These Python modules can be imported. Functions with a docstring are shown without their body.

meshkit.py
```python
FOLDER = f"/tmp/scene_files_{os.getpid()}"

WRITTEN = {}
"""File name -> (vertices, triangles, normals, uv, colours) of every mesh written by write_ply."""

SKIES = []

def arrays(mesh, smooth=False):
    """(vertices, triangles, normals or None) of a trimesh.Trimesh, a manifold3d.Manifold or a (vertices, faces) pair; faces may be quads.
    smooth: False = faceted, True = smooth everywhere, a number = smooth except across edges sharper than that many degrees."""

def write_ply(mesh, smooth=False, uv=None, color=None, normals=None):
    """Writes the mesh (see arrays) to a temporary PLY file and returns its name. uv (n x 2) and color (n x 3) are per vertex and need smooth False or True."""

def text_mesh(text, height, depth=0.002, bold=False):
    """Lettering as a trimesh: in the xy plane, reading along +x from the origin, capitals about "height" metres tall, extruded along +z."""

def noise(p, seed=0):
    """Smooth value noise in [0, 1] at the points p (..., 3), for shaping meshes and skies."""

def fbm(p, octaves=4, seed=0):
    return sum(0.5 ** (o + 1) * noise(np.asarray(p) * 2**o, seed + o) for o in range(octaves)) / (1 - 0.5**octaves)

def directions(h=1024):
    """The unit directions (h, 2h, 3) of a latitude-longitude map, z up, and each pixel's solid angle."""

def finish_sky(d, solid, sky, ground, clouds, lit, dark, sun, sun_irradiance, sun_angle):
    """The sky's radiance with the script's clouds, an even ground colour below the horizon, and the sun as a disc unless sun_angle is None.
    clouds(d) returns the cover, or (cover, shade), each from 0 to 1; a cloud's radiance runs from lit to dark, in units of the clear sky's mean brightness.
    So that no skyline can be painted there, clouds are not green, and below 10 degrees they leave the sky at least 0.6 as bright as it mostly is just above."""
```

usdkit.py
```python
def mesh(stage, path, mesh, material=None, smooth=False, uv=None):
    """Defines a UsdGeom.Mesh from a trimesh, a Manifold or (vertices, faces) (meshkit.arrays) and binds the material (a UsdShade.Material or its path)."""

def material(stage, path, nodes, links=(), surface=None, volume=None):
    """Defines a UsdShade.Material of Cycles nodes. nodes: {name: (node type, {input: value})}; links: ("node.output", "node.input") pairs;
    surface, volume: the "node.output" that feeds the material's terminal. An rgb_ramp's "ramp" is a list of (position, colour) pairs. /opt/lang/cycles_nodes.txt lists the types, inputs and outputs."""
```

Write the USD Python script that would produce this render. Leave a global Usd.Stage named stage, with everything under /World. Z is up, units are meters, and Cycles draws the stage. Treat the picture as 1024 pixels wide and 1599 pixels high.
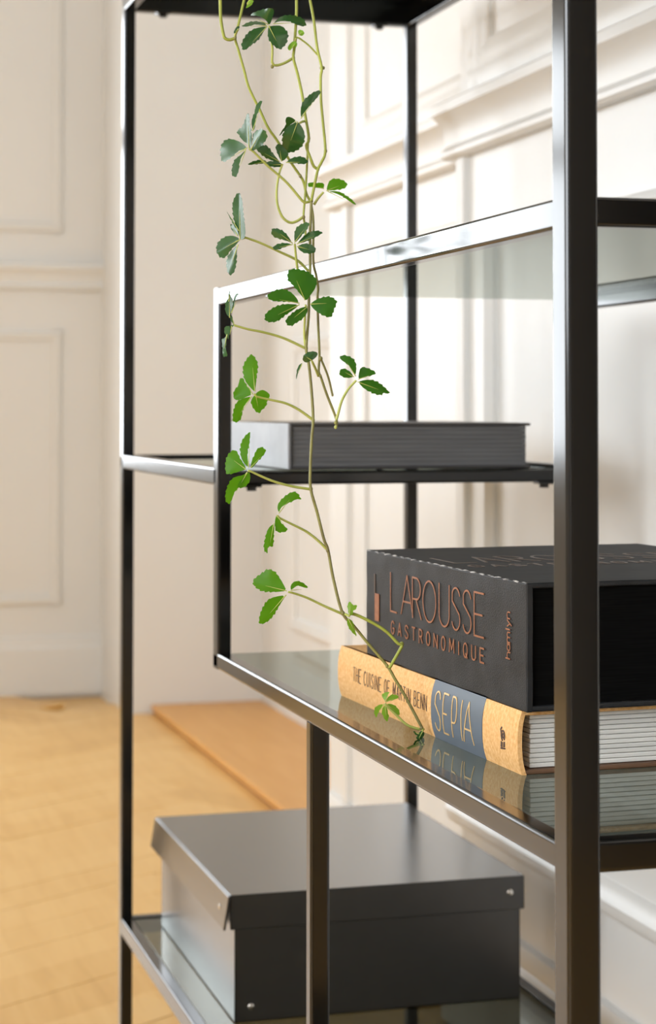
import math, random
import numpy as np, trimesh, usdkit, meshkit
from pxr import Usd, UsdGeom, UsdLux, UsdShade, Gf, Sdf
from shapely.geometry import Polygon, LineString, Point, MultiPolygon, box as sbox
from shapely.ops import unary_union
from shapely import affinity
from scipy.spatial import Delaunay

random.seed(7)
rng = np.random.default_rng(7)
stage = Usd.Stage.CreateInMemory()
UsdGeom.SetStageUpAxis(stage, UsdGeom.Tokens.z)
UsdGeom.SetStageMetersPerUnit(stage, 1.0)
UsdGeom.Xform.Define(stage, '/World')
UsdGeom.Scope.Define(stage, '/World/Looks')

# ---------------------------------------------------------------- camera (eye at the origin, floor at z = -H)
H = 0.75
F_PX, CX, CY = 3000.0, 479.15, 543.06
CAM = np.array([[0.96332921, -0.26832126, 0.00073761],      # right
                [0.00899069, 0.02953078, -0.99952344],      # image-down
                [0.2681716, 0.96287675, 0.03086026]])       # forward   (rows, world X right, Y away, Z up)
cam = UsdGeom.Camera.Define(stage, '/World/camera')
r_, d_, f_ = CAM
cam.AddTransformOp().Set(Gf.Matrix4d(*r_, 0, *(-d_), 0, *(-f_), 0, 0, 0, 0, 1))
AP = 24.0
cam.CreateHorizontalApertureAttr(AP)
cam.CreateVerticalApertureAttr(AP * 1599 / 1024)
cam.CreateFocalLengthAttr(F_PX / 1024 * AP)
cam.CreateHorizontalApertureOffsetAttr((512 - CX) / 1024 * AP)
cam.CreateVerticalApertureOffsetAttr((CY - 799.5) / 1024 * AP)
cam.CreateFStopAttr(12.0)
cam.CreateFocusDistanceAttr(1.20)
cam.CreateClippingRangeAttr(Gf.Vec2f(0.05, 100))
cam.CreateExposureAttr(0.52)

# ---------------------------------------------------------------- light: overcast sky through two tall windows
dome = UsdLux.DomeLight.Define(stage, '/World/sky_dome')
dome.CreateIntensityAttr(0.6)
dome.CreateColorAttr(Gf.Vec3f(0.86, 0.93, 1.0))
def window_light(name, w, h, loc, rx, ry, power, col):
    l = UsdLux.RectLight.Define(stage, '/World/' + name)
    l.CreateWidthAttr(w); l.CreateHeightAttr(h); l.CreateIntensityAttr(power); l.CreateColorAttr(Gf.Vec3f(*col))
    x = UsdGeom.Xformable(l); x.AddTranslateOp().Set(Gf.Vec3d(*loc))
    if rx: x.AddRotateXOp().Set(rx)
    if ry: x.AddRotateYOp().Set(ry)
WF = (-1.60, 0.16, -0.20, 1.12)      # front window: x0, x1, z0, z1 in the wall y = 5.05
WL = (-2.3, 0.7, 0.10, 1.75)         # left window: y0, y1, z0, z1 in the wall x = -2.6
window_light('daylight_front', WF[1]-WF[0], WF[3]-WF[2], ((WF[0]+WF[1])/2, 5.24, (WF[2]+WF[3])/2), -90, 0, 4.0, (0.92, 0.965, 1.0))
window_light('daylight_left', WL[3]-WL[2], WL[1]-WL[0], (-2.79, (WL[0]+WL[1])/2, (WL[2]+WL[3])/2), 0, -90, 6.5, (0.93, 0.965, 1.0))

# ---------------------------------------------------------------- helpers
def ray(x, y):
    c = np.array([(x - CX) / F_PX, (y - CY) / F_PX, 1.0]); return c @ CAM
def at(x, y, Y):
    d = ray(x, y); return d * (Y / d[1])
taken = {}
def path_for(name, parent):
    base = (str(parent.GetPath()) if parent is not None else '/World') + '/' + name
    n = taken.get(base, -1) + 1; taken[base] = n
    return base if n == 0 else f'{base}_{n:03d}'
def obj(name, mesh, mat, parent=None, smooth=30, label=None, cat=None, group=None, kind=None):
    p = usdkit.mesh(stage, path_for(name, parent), mesh, mat, smooth=smooth).GetPrim()
    return tag(p, label, cat, group, kind)
def tag(p, label=None, cat=None, group=None, kind=None):
    for k, v in (('label', label), ('category', cat), ('group', group), ('kind', kind)):
        if v: p.SetCustomDataByKey(k, v)
    return p
def thing(name, label=None, cat=None, loc=(0, 0, 0), rotz=0.0, group=None, kind=None):
    x = UsdGeom.Xform.Define(stage, path_for(name, None))
    x.AddTranslateOp().Set(Gf.Vec3d(*loc))
    if rotz: x.AddRotateZOp().Set(rotz)
    return tag(x.GetPrim(), label, cat, group, kind)
cat_ = trimesh.util.concatenate
def box(x0, x1, y0, y1, z0, z1):
    b = trimesh.creation.box((x1-x0, y1-y0, z1-z0)); b.apply_translation(((x0+x1)/2, (y0+y1)/2, (z0+z1)/2)); return b
def extrude(poly, h):
    gs = getattr(poly, 'geoms', [poly])
    return cat_([trimesh.creation.extrude_polygon(g, h, engine='earcut') for g in gs if g.area > 1e-12])
def to_axes(m, o, e1, e2):
    e1, e2 = np.array(e1, float), np.array(e2, float); T = np.eye(4)
    T[:3, 0], T[:3, 1], T[:3, 2], T[:3, 3] = e1, e2, np.cross(e1, e2), o
    m = m.copy(); m.apply_transform(T)
    return m
def bar(x0, x1, y0, y1, z0, z1, r=0.0022):
    """a square steel tube along its longest axis, long edges rounded"""
    ext = np.array([x1-x0, y1-y0, z1-z0]); a = int(np.argmax(ext)); o = np.array([x0, y0, z0], float)
    i, j = (a+1) % 3, (a+2) % 3
    p = sbox(r, r, ext[i]-r, ext[j]-r).buffer(r, quad_segs=6)
    e = np.eye(3)
    return to_axes(extrude(p, ext[a]), o, e[i], e[j])
def rbox(x0, x1, y0, y1, z0, z1, r):
    """a box with all its edges rounded: the hull of eight small spheres"""
    s = trimesh.creation.icosphere(2, r).vertices
    return trimesh.convex.convex_hull(np.vstack([s + (a, b, c) for a in (x0+r, x1-r) for b in (y0+r, y1-r) for c in (z0+r, z1-r)]))
def profile_y(pts, y0, y1):
    """profile points (x, z) swept along y"""
    return to_axes(extrude(Polygon(pts).buffer(0), y1-y0), (0, y1, 0), (1, 0, 0), (0, 0, 1))
def profile_x(pts, x0, x1):
    """profile points (y, z) swept along x"""
    return to_axes(extrude(Polygon(pts).buffer(0), x1-x0), (x0, 0, 0), (0, 1, 0), (0, 0, 1))
def tube(pts, r, n=8, r1=None, caps=True):
    P = np.asarray(pts, float); m = len(P); R = np.linspace(r, r if r1 is None else r1, m)
    T = np.gradient(P, axis=0); T /= np.linalg.norm(T, axis=1, keepdims=True) + 1e-12
    up = np.array([0.31, 0.9, 0.2]); V = []
    for k in range(m):
        a = np.cross(T[k], up); a /= np.linalg.norm(a) + 1e-12; b = np.cross(T[k], a)
        an = np.linspace(0, 2*np.pi, n, endpoint=False)
        V.append(P[k] + R[k]*(np.cos(an)[:, None]*a + np.sin(an)[:, None]*b))
    V = np.vstack(V + [P[:1], P[-1:]]); Fc = []
    for k in range(m-1):
        for i in range(n):
            j = (i+1) % n; Fc += [(k*n+i, k*n+j, k*n+n+j), (k*n+i, k*n+n+j, k*n+n+i)]
    for i in range(n):
        j = (i+1) % n; Fc += [(m*n, j, i), (m*n+1, (m-1)*n+i, (m-1)*n+j)]
    t = trimesh.Trimesh(V, Fc, process=False); t.fix_normals(); return t
def spline(P, step):
    P = np.asarray(P, float)
    if len(P) < 3:
        n = max(2, int(np.linalg.norm(P[1]-P[0])/step)); return P[0] + (P[1]-P[0])*np.linspace(0, 1, n+1)[:, None]
    Q = np.vstack([2*P[0]-P[1], P, 2*P[-1]-P[-2]]); out = []
    for i in range(1, len(Q)-2):
        n = max(1, int(np.linalg.norm(Q[i+1]-Q[i])/step))
        for t in np.arange(n)/n:
            a, b, c, d = Q[i-1:i+3]
            out.append(0.5*(2*b + (c-a)*t + (2*a-5*b+4*c-d)*t*t + (3*b-a-3*c+d)*t**3))
    return np.array(out + [P[-1]])

# ---------------------------------------------------------------- materials
def mat(name, nodes, links=(), surface='p.BSDF'):
    return usdkit.material(stage, '/World/Looks/' + name, nodes, links, surface=surface)
def plain(name, col, rough=0.5, **kw):
    return mat(name, {'p': ('principled_bsdf', {'base_color': col, 'roughness': rough, **kw})})
def mottled(name, c0, c1, scale, rough=0.5, bump=0.0, stretch=(1, 1, 1), detail=4.0, bscale=None, **kw):
    n = {'g': ('texture_coordinate', {}), 'm': ('mapping', {'scale': stretch}), 'n': ('noise_texture', {'scale': scale, 'detail': detail}),
         'r': ('rgb_ramp', {'ramp': [(0.3, c0), (0.7, c1)]}), 'p': ('principled_bsdf', {'roughness': rough, **kw})}
    l = [('g.object', 'm.vector'), ('m.vector', 'n.vector'), ('n.fac', 'r.fac'), ('r.color', 'p.base_color')]
    if bump:
        n['n2'] = ('noise_texture', {'scale': bscale or scale*3, 'detail': 3.0}); n['b'] = ('bump', {'strength': bump, 'distance': 0.001})
        l += [('m.vector', 'n2.vector'), ('n2.fac', 'b.height'), ('b.normal', 'p.normal')]
    return mat(name, n, l)
M = {}
M['metal'] = plain('black_metal', (0.0035, 0.0034, 0.0033), 0.13, specular_ior_level=0.6)
M['wall'] = mottled('wall_paint', (0.82, 0.81, 0.785), (0.845, 0.835, 0.81), 3.0, 0.42)
M['ceiling'] = plain('ceiling_paint', (0.82, 0.80, 0.77), 0.8)
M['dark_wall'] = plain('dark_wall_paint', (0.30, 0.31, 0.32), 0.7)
M['frame_white'] = plain('window_paint', (0.8, 0.79, 0.77), 0.5)
def wood(name, a, b, c, rough):
    return mat(name, {'g': ('texture_coordinate', {}), 'm': ('mapping', {'scale': (26, 2.4, 10)}), 'n': ('noise_texture', {'scale': 1.6, 'detail': 6.0, 'distortion': 0.6}),
        'o': ('object_info', {}), 'add': ('math', {'math_type': 'multiply_add', 'value2': 0.45, 'value3': 0.0}), 'sum': ('math', {'math_type': 'add'}),
        'r': ('rgb_ramp', {'ramp': [(0.25, a), (0.6, b), (1.0, c)]}), 'p': ('principled_bsdf', {'roughness': rough})},
        [('g.object', 'm.vector'), ('m.vector', 'n.vector'), ('o.random', 'add.value1'), ('n.fac', 'sum.value1'), ('add.value', 'sum.value2'), ('sum.value', 'r.fac'), ('r.color', 'p.base_color')])
M['oak'] = wood('oak_parquet', (0.70, 0.395, 0.115), (0.80, 0.475, 0.15), (0.87, 0.55, 0.20), 0.34)
M['step'] = wood('oak_step', (0.66, 0.31, 0.075), (0.74, 0.37, 0.095), (0.80, 0.43, 0.13), 0.4)
M['riser'] = wood('oak_riser', (0.36, 0.15, 0.04), (0.42, 0.19, 0.055), (0.48, 0.23, 0.08), 0.45)
M['glass'] = mat('shelf_glass', {'f': ('fresnel', {'ior': 1.46}),  'geo': ('geometry', {}), 'inv': ('math', {'math_type': 'subtract', 'value1': 1.0}), 'mul': ('math', {'math_type': 'multiply'}), 't': ('transparent_bsdf', {'color': (0.36, 0.385, 0.36)}), 'g': ('glossy_bsdf', {'color': (0.86, 0.90, 0.86), 'roughness': 0.0}), 'x': ('mix_closure', {})},
    [('geo.backfacing', 'inv.value2'), ('f.fac', 'mul.value1'), ('inv.value', 'mul.value2'), ('mul.value', 'x.fac'), ('t.BSDF', 'x.closure1'), ('g.BSDF', 'x.closure2')], 'x.closure')
M['card'] = mottled('grey_card', (0.006, 0.005, 0.004), (0.009, 0.008, 0.007), 60, 0.27, 0.04, specular_ior_level=0.8, coat_weight=0.7, coat_roughness=0.28)
M['nickel'] = plain('rivet_nickel', (0.75, 0.72, 0.68), 0.25, metallic=1.0)
M['black_cloth'] = mottled('black_book_cloth', (0.008, 0.0088, 0.0102), (0.020, 0.0215, 0.0245), 55, 0.55, 0.25, bscale=900, specular_ior_level=0.35)
M['scuff'] = mottled('scuffed_edge', (0.05, 0.05, 0.052), (0.55, 0.54, 0.53), 160, 0.6)
M['black_edge'] = mottled('black_page_edge', (0.004, 0.004, 0.004), (0.007, 0.007, 0.007), 30, 1.0, specular_ior_level=0.0, stretch=(1, 1, 30))
M['grey_cover'] = mottled('grey_cover', (0.21, 0.21, 0.22), (0.25, 0.25, 0.26), 40, 0.4)
M['grey_top'] = plain('grey_cover_edge', (0.06, 0.055, 0.055), 0.45)
M['grey_pages'] = mottled('grey_page_edge', (0.11, 0.11, 0.113), (0.16, 0.16, 0.164), 14, 0.7, stretch=(1, 1, 45))
M['kraft'] = mottled('tan_cork_cover', (0.80, 0.42, 0.14), (0.97, 0.62, 0.29), 420, 0.7, 0.15, specular_ior_level=0.25, detail=6.0, bscale=500)
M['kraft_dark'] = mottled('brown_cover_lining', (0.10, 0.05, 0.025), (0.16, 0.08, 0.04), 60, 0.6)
M['band'] = mottled('slate_band', (0.125, 0.155, 0.195), (0.15, 0.185, 0.225), 20, 0.5, specular_ior_level=0.25)
M['pages'] = mottled('white_page_edge', (0.66, 0.66, 0.64), (0.82, 0.82, 0.79), 9, 0.7, stretch=(0.4, 0.4, 60))
M['copper'] = mottled('copper_foil', (0.30, 0.11, 0.05), (0.42, 0.17, 0.08), 200, 0.4, metallic=0.4)
M['gold'] = plain('gold_foil', (0.78, 0.52, 0.22), 0.45, metallic=0.2)
M['ink'] = plain('brown_ink', (0.10, 0.055, 0.04), 0.6)
M['faded_foil'] = plain('faded_foil', (0.11, 0.07, 0.05), 0.4)
def leafmat(name, c0, c1, trans, mix, rough, spec=0.35, coat=0.0):
    return mat(name, {'g': ('texture_coordinate', {}), 'n': ('noise_texture', {'scale': 70, 'detail': 2.0}), 'r': ('rgb_ramp', {'ramp': [(0.3, c0), (0.7, c1)]}),
        'b': ('bump', {'strength': 0.25, 'distance': 0.0008}), 'p': ('principled_bsdf', {'roughness': rough, 'specular_ior_level': spec, 'coat_weight': coat, 'coat_roughness': 0.16}), 't': ('translucent_bsdf', {'color': trans}), 'x': ('mix_closure', {'fac': mix})},
        [('g.object', 'n.vector'), ('n.fac', 'r.fac'), ('r.color', 'p.base_color'), ('n.fac', 'b.height'), ('b.normal', 'p.normal'), ('p.BSDF', 'x.closure1'), ('t.BSDF', 'x.closure2')], 'x.closure')
M['leaf'] = leafmat('mature_leaf', (0.018, 0.075, 0.020), (0.035, 0.12, 0.030), (0.06, 0.20, 0.02), 0.22, 0.22, 0.75, 0.25)
M['leaf_mid'] = leafmat('green_leaf', (0.05, 0.20, 0.006), (0.085, 0.27, 0.010), (0.17, 0.48, 0.006), 0.5, 0.45)
M['leaf_green'] = leafmat('deep_green_leaf', (0.022, 0.115, 0.012), (0.038, 0.16, 0.016), (0.08, 0.28, 0.010), 0.4, 0.40)
M['leaf_young'] = leafmat('young_leaf', (0.16, 0.36, 0.03), (0.24, 0.46, 0.05), (0.35, 0.65, 0.04), 0.4, 0.36)
M['stalk'] = mottled('green_stalk', (0.40, 0.46, 0.10), (0.55, 0.60, 0.16), 60, 0.45)
M['stem'] = mottled('brown_green_stem', (0.17, 0.14, 0.05), (0.30, 0.30, 0.08), 45, 0.5)
M['stem_green'] = mottled('green_stem', (0.30, 0.34, 0.05), (0.44, 0.50, 0.09), 45, 0.5)
M['pot'] = mottled('grey_clay', (0.30, 0.29, 0.28), (0.36, 0.35, 0.34), 30, 0.7)
M['soil'] = mottled('soil', (0.02, 0.014, 0.01), (0.05, 0.035, 0.025), 120, 0.9)

# ---------------------------------------------------------------- the room
XN, XM, XA = 0.82, 0.85, 1.18        # near right wall, stepped-back right wall, alcove wall
YC, YM = 2.235, 2.917                # corner of the near wall, corner of the alcove
YB, YP = 5.05, 4.66                  # far wall, pier beside the alcove
XP = 0.842
ZC = 2.55
RAIL0 = 0.307
def struct(name, mesh, m, parent=None, smooth=25):
    return obj(name, mesh, m, parent, smooth=smooth, kind=None if parent else 'structure')

# floor: oak parquet laid in herringbone; the blocks the photo shows are meshes of their own
fl = thing('floor', kind='structure')
obj('subfloor', box(-2.9, 3.4, -2.9, 5.4, -H-0.06, -H-0.012), M['oak'], fl)
PW, PL = 0.09, 0.45
rest = []
def plank_mesh(rx):
    g = 0.00015
    b = sbox(g, g, PW-g, PL-g)
    m = extrude(b, 0.0105)
    v = m.vertices.copy(); top = v[:, 2] > 0.005
    c = np.array([PW/2, PL/2]); v[top, :2] = c + (v[top, :2]-c)*(1-0.0004/np.array([PW/2, PL/2]))
    m.vertices = v; return m
base_plank = plank_mesh(0)
for i in range(-40, 60):
    for j in range(-12, 16):
        for k in (0, 1):
            # herringbone cell in a frame turned 45 degrees
            ax, ay = i*PW + j*PL, i*PW - j*PL
            m = base_plank.copy()
            if k == 0: m.apply_translation((ax, ay, 0))
            else:
                m.apply_transform(trimesh.transformations.rotation_matrix(-math.pi/2, (0, 0, 1)))
                m.apply_translation((ax+PW, ay+PW, 0))
            m.apply_transform(trimesh.transformations.rotation_matrix(math.radians(33), (0, 0, 1)))
            m.apply_translation((0.3, 3.2, -H-0.0105 + random.uniform(-0.0003, 0.0003)))
            c = m.bounds.mean(0)
            if not (-2.55 < c[0] < 1.25 and -2.4 < c[1] < 5.05): continue
            if c[0] > XM and (c[1] < YM or c[1] > YP or c[0] > 1.15): continue
            q = CAM @ c
            u, w = CX + F_PX*q[0]/max(q[2], 1e-6), CY + F_PX*q[1]/max(q[2], 1e-6)
            if q[2] > 0 and -150 < u < 560 and w < 1720 and c[1] > 2.0:
                obj('plank', m, M['oak'], fl, smooth=False)
            else: rest.append(m)
obj('plank', cat_(rest), M['oak'], fl, smooth=False, kind='stuff')

struct('ceiling', box(-2.9, 3.4, -2.9, 5.4, ZC, ZC+0.1), M['ceiling'])

RAILP = [(0, 0), (.012, 0), (.017, .004), (.018, .009), (.013, .014), (.010, .018), (.0115, .028), (.016, .040), (.023, .049), (.027, .052), (.030, .055), (.030, .066), (.027, .069), (0, .069)]
BASEP = [(0, 0), (.020, 0), (.020, .115), (.017, .122), (.012, .128), (.012, .138), (.008, .148), (0, .150)]
LEDGEP = [(0, 0), (.010, 0), (.014, .006), (.016, .016), (.012, .024), (.006, .030), (0, .032)]
MOULD = [(0, 0), (.006, 0), (.010, .004), (.012, .010), (.008, .015), (.010, .019), (.006, .024), (0, .024)]
def onwall_x(prof, x, z0, y0, y1):            # profile standing off a wall whose face is x, facing -x
    return profile_y([(x-p+0.0, z0+z) for p, z in prof], y0, y1)
def onwall_y(prof, y, z0, x0, x1):            # off a wall whose face is y, facing -y
    return profile_x([(y-p, z0+z) for p, z in prof], x0, x1)
def ret_end(prof, x, z0, yc):                 # the profile turned round a free corner (seen from +y), short mitred return
    return profile_x([(yc+p, z0+z) for p, z in prof], x, x+0.035)
def frame_x(x, y0, y1, z0, z1, w=0.024, d=1.0):      # picture-frame moulding on a wall facing -x
    P = [(p*d, q*w/0.024) for p, q in MOULD]
    out = [onwall_x(P, x, z0, y0, y1), onwall_x([(p, w-q) for p, q in P], x, z1-w, y0, y1)]
    for ya, fl_ in ((y0, False), (y1-w, True)):
        pts = [(x-p, ya + ((w-q) if fl_ else q)) for p, q in P]
        out.append(to_axes(extrude(Polygon(pts).buffer(0), z1-z0), (0, 0, z0), (1, 0, 0), (0, 1, 0)))
    return cat_(out)
def frame_y(y, x0, x1, z0, z1, w=0.026):
    P = [(p, q*w/0.024) for p, q in MOULD]
    out = [onwall_y(P, y, z0, x0, x1), onwall_y([(p, w-q) for p, q in P], y, z1-w, x0, x1)]
    for xa, fl_ in ((x0, False), (x1-w, True)):
        pts = [(xa + ((w-q) if fl_ else q), y-p) for p, q in P]
        out.append(to_axes(extrude(Polygon(pts).buffer(0), z1-z0), (0, 0, z0), (1, 0, 0), (0, 1, 0)))
    return cat_(out)

# right wall: near part, stepped-back part, alcove
wr = thing('wall_right', kind='structure')
DY0, DY1, DZ = -1.30, 0.42, 1.30             # an open doorway to the unlit hall, beside the camera
obj('wall_face', cat_([box(XN, 1.4, DY1, YC, -H-0.02, ZC), box(XN, 1.4, -2.6, DY0, -H-0.02, ZC), box(XN, 1.4, DY0, DY1, DZ, ZC)]), M['wall'], wr)
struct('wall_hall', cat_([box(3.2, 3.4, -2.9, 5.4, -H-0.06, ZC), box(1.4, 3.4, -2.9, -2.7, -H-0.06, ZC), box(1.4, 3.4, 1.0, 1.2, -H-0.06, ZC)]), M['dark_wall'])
obj('wall_face', box(XM, 1.4, YC, YM, -H-0.02, ZC), M['wall'], wr)
obj('chair_rail', cat_([onwall_x(RAILP, XN, RAIL0, DY1, YC+0.026), ]), M['wall'], wr)
obj('chair_rail', cat_([onwall_x(RAILP, XM, RAIL0, YC, YM-0.02)]), M['wall'], wr)
obj('panel_moulding', frame_x(XN, 0.95, YC-0.10, -0.40, 0.21), M['wall'], wr)
obj('corner_bead', to_axes(extrude(sbox(0.004, 0.004, .012, .026).buffer(0.004), RAIL0+0.50), (XN-0.0075, YC-0.030, -0.50), (1, 0, 0), (0, 1, 0)), M['wall'], wr)
obj('panel_moulding', frame_x(XN, 0.6, 2.185, RAIL0+0.072, 1.6, 0.06, 0.8), M['wall'], wr)
obj('panel_moulding', frame_x(XM, 2.20, 2.765, -0.50, 0.24, 0.05, 0.7), M['wall'], wr)
obj('panel_moulding', frame_x(XM, 2.20, 2.765, RAIL0+0.070, 1.6, 0.05, 0.7), M['wall'], wr)
obj('corner_bead', cat_([to_axes(extrude(sbox(0.003, 0.003, .010, .022).buffer(0.003), z1-z0), (XM-0.0075, 2.802, z0), (1, 0, 0), (0, 1, 0)) for z0, z1 in ((-0.60, RAIL0), (RAIL0+0.069, 1.9))]), M['wall'], wr)
obj('dado_ledge', onwall_x(LEDGEP, XN, -0.508, DY1, YC+0.018), M['wall'], wr)
struct('baseboard_right', cat_([onwall_x(BASEP, XN, -H, DY1, YC+0.02), onwall_x(BASEP, XM, -H, YC+0.02, YM-0.005)]), M['wall'])

# alcove with its oak step
al = thing('wall_alcove', kind='structure')
obj('wall_face', box(XA, 1.4, YM, YP+0.4, -H-0.02, ZC), M['wall'], al)
obj('panel_moulding', frame_x(XA, 3.15, 4.35, -0.52, 0.16, 0.03), M['wall'], al)
obj('wall_face', box(XP, XA, YP, YB+0.2, -H-0.02, ZC), M['wall'], al)
tr = thing('trim_1', kind='structure')
obj('step_top', rbox(0.903, XA, YM+0.002, YP, -0.742, -0.7285, 0.003), M['step'], tr)
obj('step_riser', box(0.908, XA, YM+0.004, YP, -H, -0.742), M['riser'], tr)

# far wall (with the front window out of frame to the left)
wb = thing('wall_back', kind='structure')
x0, x1, z0, z1 = WF
obj('wall_face', cat_([box(-2.9, x0, YB, YB+0.2, -H-0.02, ZC), box(x1, XP, YB, YB+0.2, -H-0.02, ZC), box(x0, x1, YB, YB+0.2, -H-0.02, z0), box(x0, x1, YB, YB+0.2, z1, ZC)]), M['wall'], wb)
obj('chair_rail', onwall_y(RAILP, YB, RAIL0, x1+0.1, XP), M['wall'], wb)
obj('panel_moulding', frame_y(YB, 0.36, 0.735, -0.518, 0.20), M['wall'], wb)
obj('panel_moulding', frame_y(YB, 0.36, 0.735, 0.46, 1.7), M['wall'], wb)
struct('baseboard_back', onwall_y(BASEP, YB, -H, -2.6, XP), M['wall'])

wl = thing('wall_left', kind='structure')
y0, y1, z0, z1 = WL
obj('wall_face', cat_([box(-2.8, -2.6, -2.9, y0, -H-0.02, ZC), box(-2.8, -2.6, y1, 5.05, -H-0.02, ZC), box(-2.8, -2.6, y0, y1, -H-0.02, z0), box(-2.8, -2.6, y0, y1, z1, ZC)]), M['wall'], wl)
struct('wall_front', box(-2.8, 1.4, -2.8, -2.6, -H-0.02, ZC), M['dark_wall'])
def window_frame(vert, a0, a1, z0, z1):
    L = []
    for a in (a0, (a0+a1)/2-0.03, a1-0.06): L.append((a, a+0.06, z0, z1))
    for z in (z0, z0+(z1-z0)*0.68, z1-0.06): L.append((a0, a1, z, z+0.06))
    return cat_([box(a, b, YB+0.08, YB+0.14, c, d) if not vert else box(-2.74, -2.68, a, b, c, d) for a, b, c, d in L])
w1 = thing('window_1', kind='structure')
obj('window_frame', window_frame(False, *WF), M['frame_white'], w1)
w2 = thing('window_2', kind='structure')
obj('window_frame', window_frame(True, *WL), M['frame_white'], w2)

# ---------------------------------------------------------------- the black steel shelf unit
FX0, FX1 = 0.386, 0.741              # front and back of the unit
YN, YF, YL, YMD = 0.898, 1.683, 2.168, 1.375
sh = thing('shelf_unit', 'black square-tube steel shelf unit with glass shelves standing by the panelled wall', 'shelf')
T_ = 0.015
post = lambda x, y, z0, z1, tx=0.0145, ty=0.015: obj('post', bar(x, x+tx, y, y+ty, z0, z1), M['metal'], sh, smooth=False)
post(FX0, YN, -H, 0.490, 0.018, 0.019); post(FX1-0.018, YN, -H, 0.490, 0.018, 0.019)
post(FX0, YL, -H, 0.490, 0.0135); post(FX1-0.0135, YL, -H, 0.490, 0.0135)
post(FX0, YF, -0.2345, 0.1075, 0.0128, 0.019); post(FX1-0.0128, YF, -0.2345, 0.1075, 0.0128, 0.019)
post(FX0, YMD, -0.597, -0.234, 0.015, 0.013); post(FX1-0.015, YMD, -0.597, -0.234, 0.015, 0.013)
def railA(y0, y1, z0, z1):
    obj('rail', bar(FX0, FX0+0.013, y0, y1, z0, z1), M['metal'], sh, smooth=False)
    obj('rail', bar(FX1-0.013, FX1, y0, y1, z0, z1), M['metal'], sh, smooth=False)
def railB(y, z0, z1, ty=0.014):
    obj('rail', bar(FX0+0.012, FX1-0.012, y, y+ty, z0, z1), M['metal'], sh, smooth=False)
railA(YN+0.017, YL+0.002, 0.4555, 0.490); railA(YN+0.017, YF+0.002, 0.0915, 0.1072); railA(YN+0.017, YF+0.017, -0.2345, -0.2205)
railA(YF+0.010, YL+0.013, -0.0705, -0.0545); railA(YN+0.017, YL+0.002, -0.597, -0.5785)
railB(YN+0.001, 0.092, 0.1072); railB(YN+0.001, -0.2345, -0.2185); railB(YN+0.001, 0.4555, 0.490); railB(YN+0.001, -0.597, -0.5785)
railB(YL, 0.4555, 0.490); railB(YL, -0.0705, -0.0545); railB(YL, -0.597, -0.5785); railB(YF+0.006, -0.0705, -0.0585)
def shelf_glass(y0, y1, zt):
    obj('glass_shelf', rbox(FX0+0.0135, FX1-0.0135, y0, y1, zt-0.006, zt, 0.0008), M['glass'], sh, smooth=30)
ZG = -0.2225
shelf_glass(YN+0.016, YF+0.016, ZG)
shelf_glass(YN+0.016, YF+0.016, 0.1083)
shelf_glass(YF+0.021, YL-0.0005, -0.0575)
shelf_glass(YN+0.016, YL-0.0005, -0.580)
shelf_glass(YN+0.016, YL-0.0005, 0.486)
def bracket(x, y, z, s=1.0):
    b = rbox(x-0.008, x+0.008, y-0.008, y+0.008, z-0.0026, z+0.0002, 0.001)
    c = trimesh.creation.cylinder(0.0045, 0.004, sections=16); c.apply_translation((x, y, z-0.004))
    obj('bracket', cat_([b, c]), M['metal'], sh)
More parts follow.
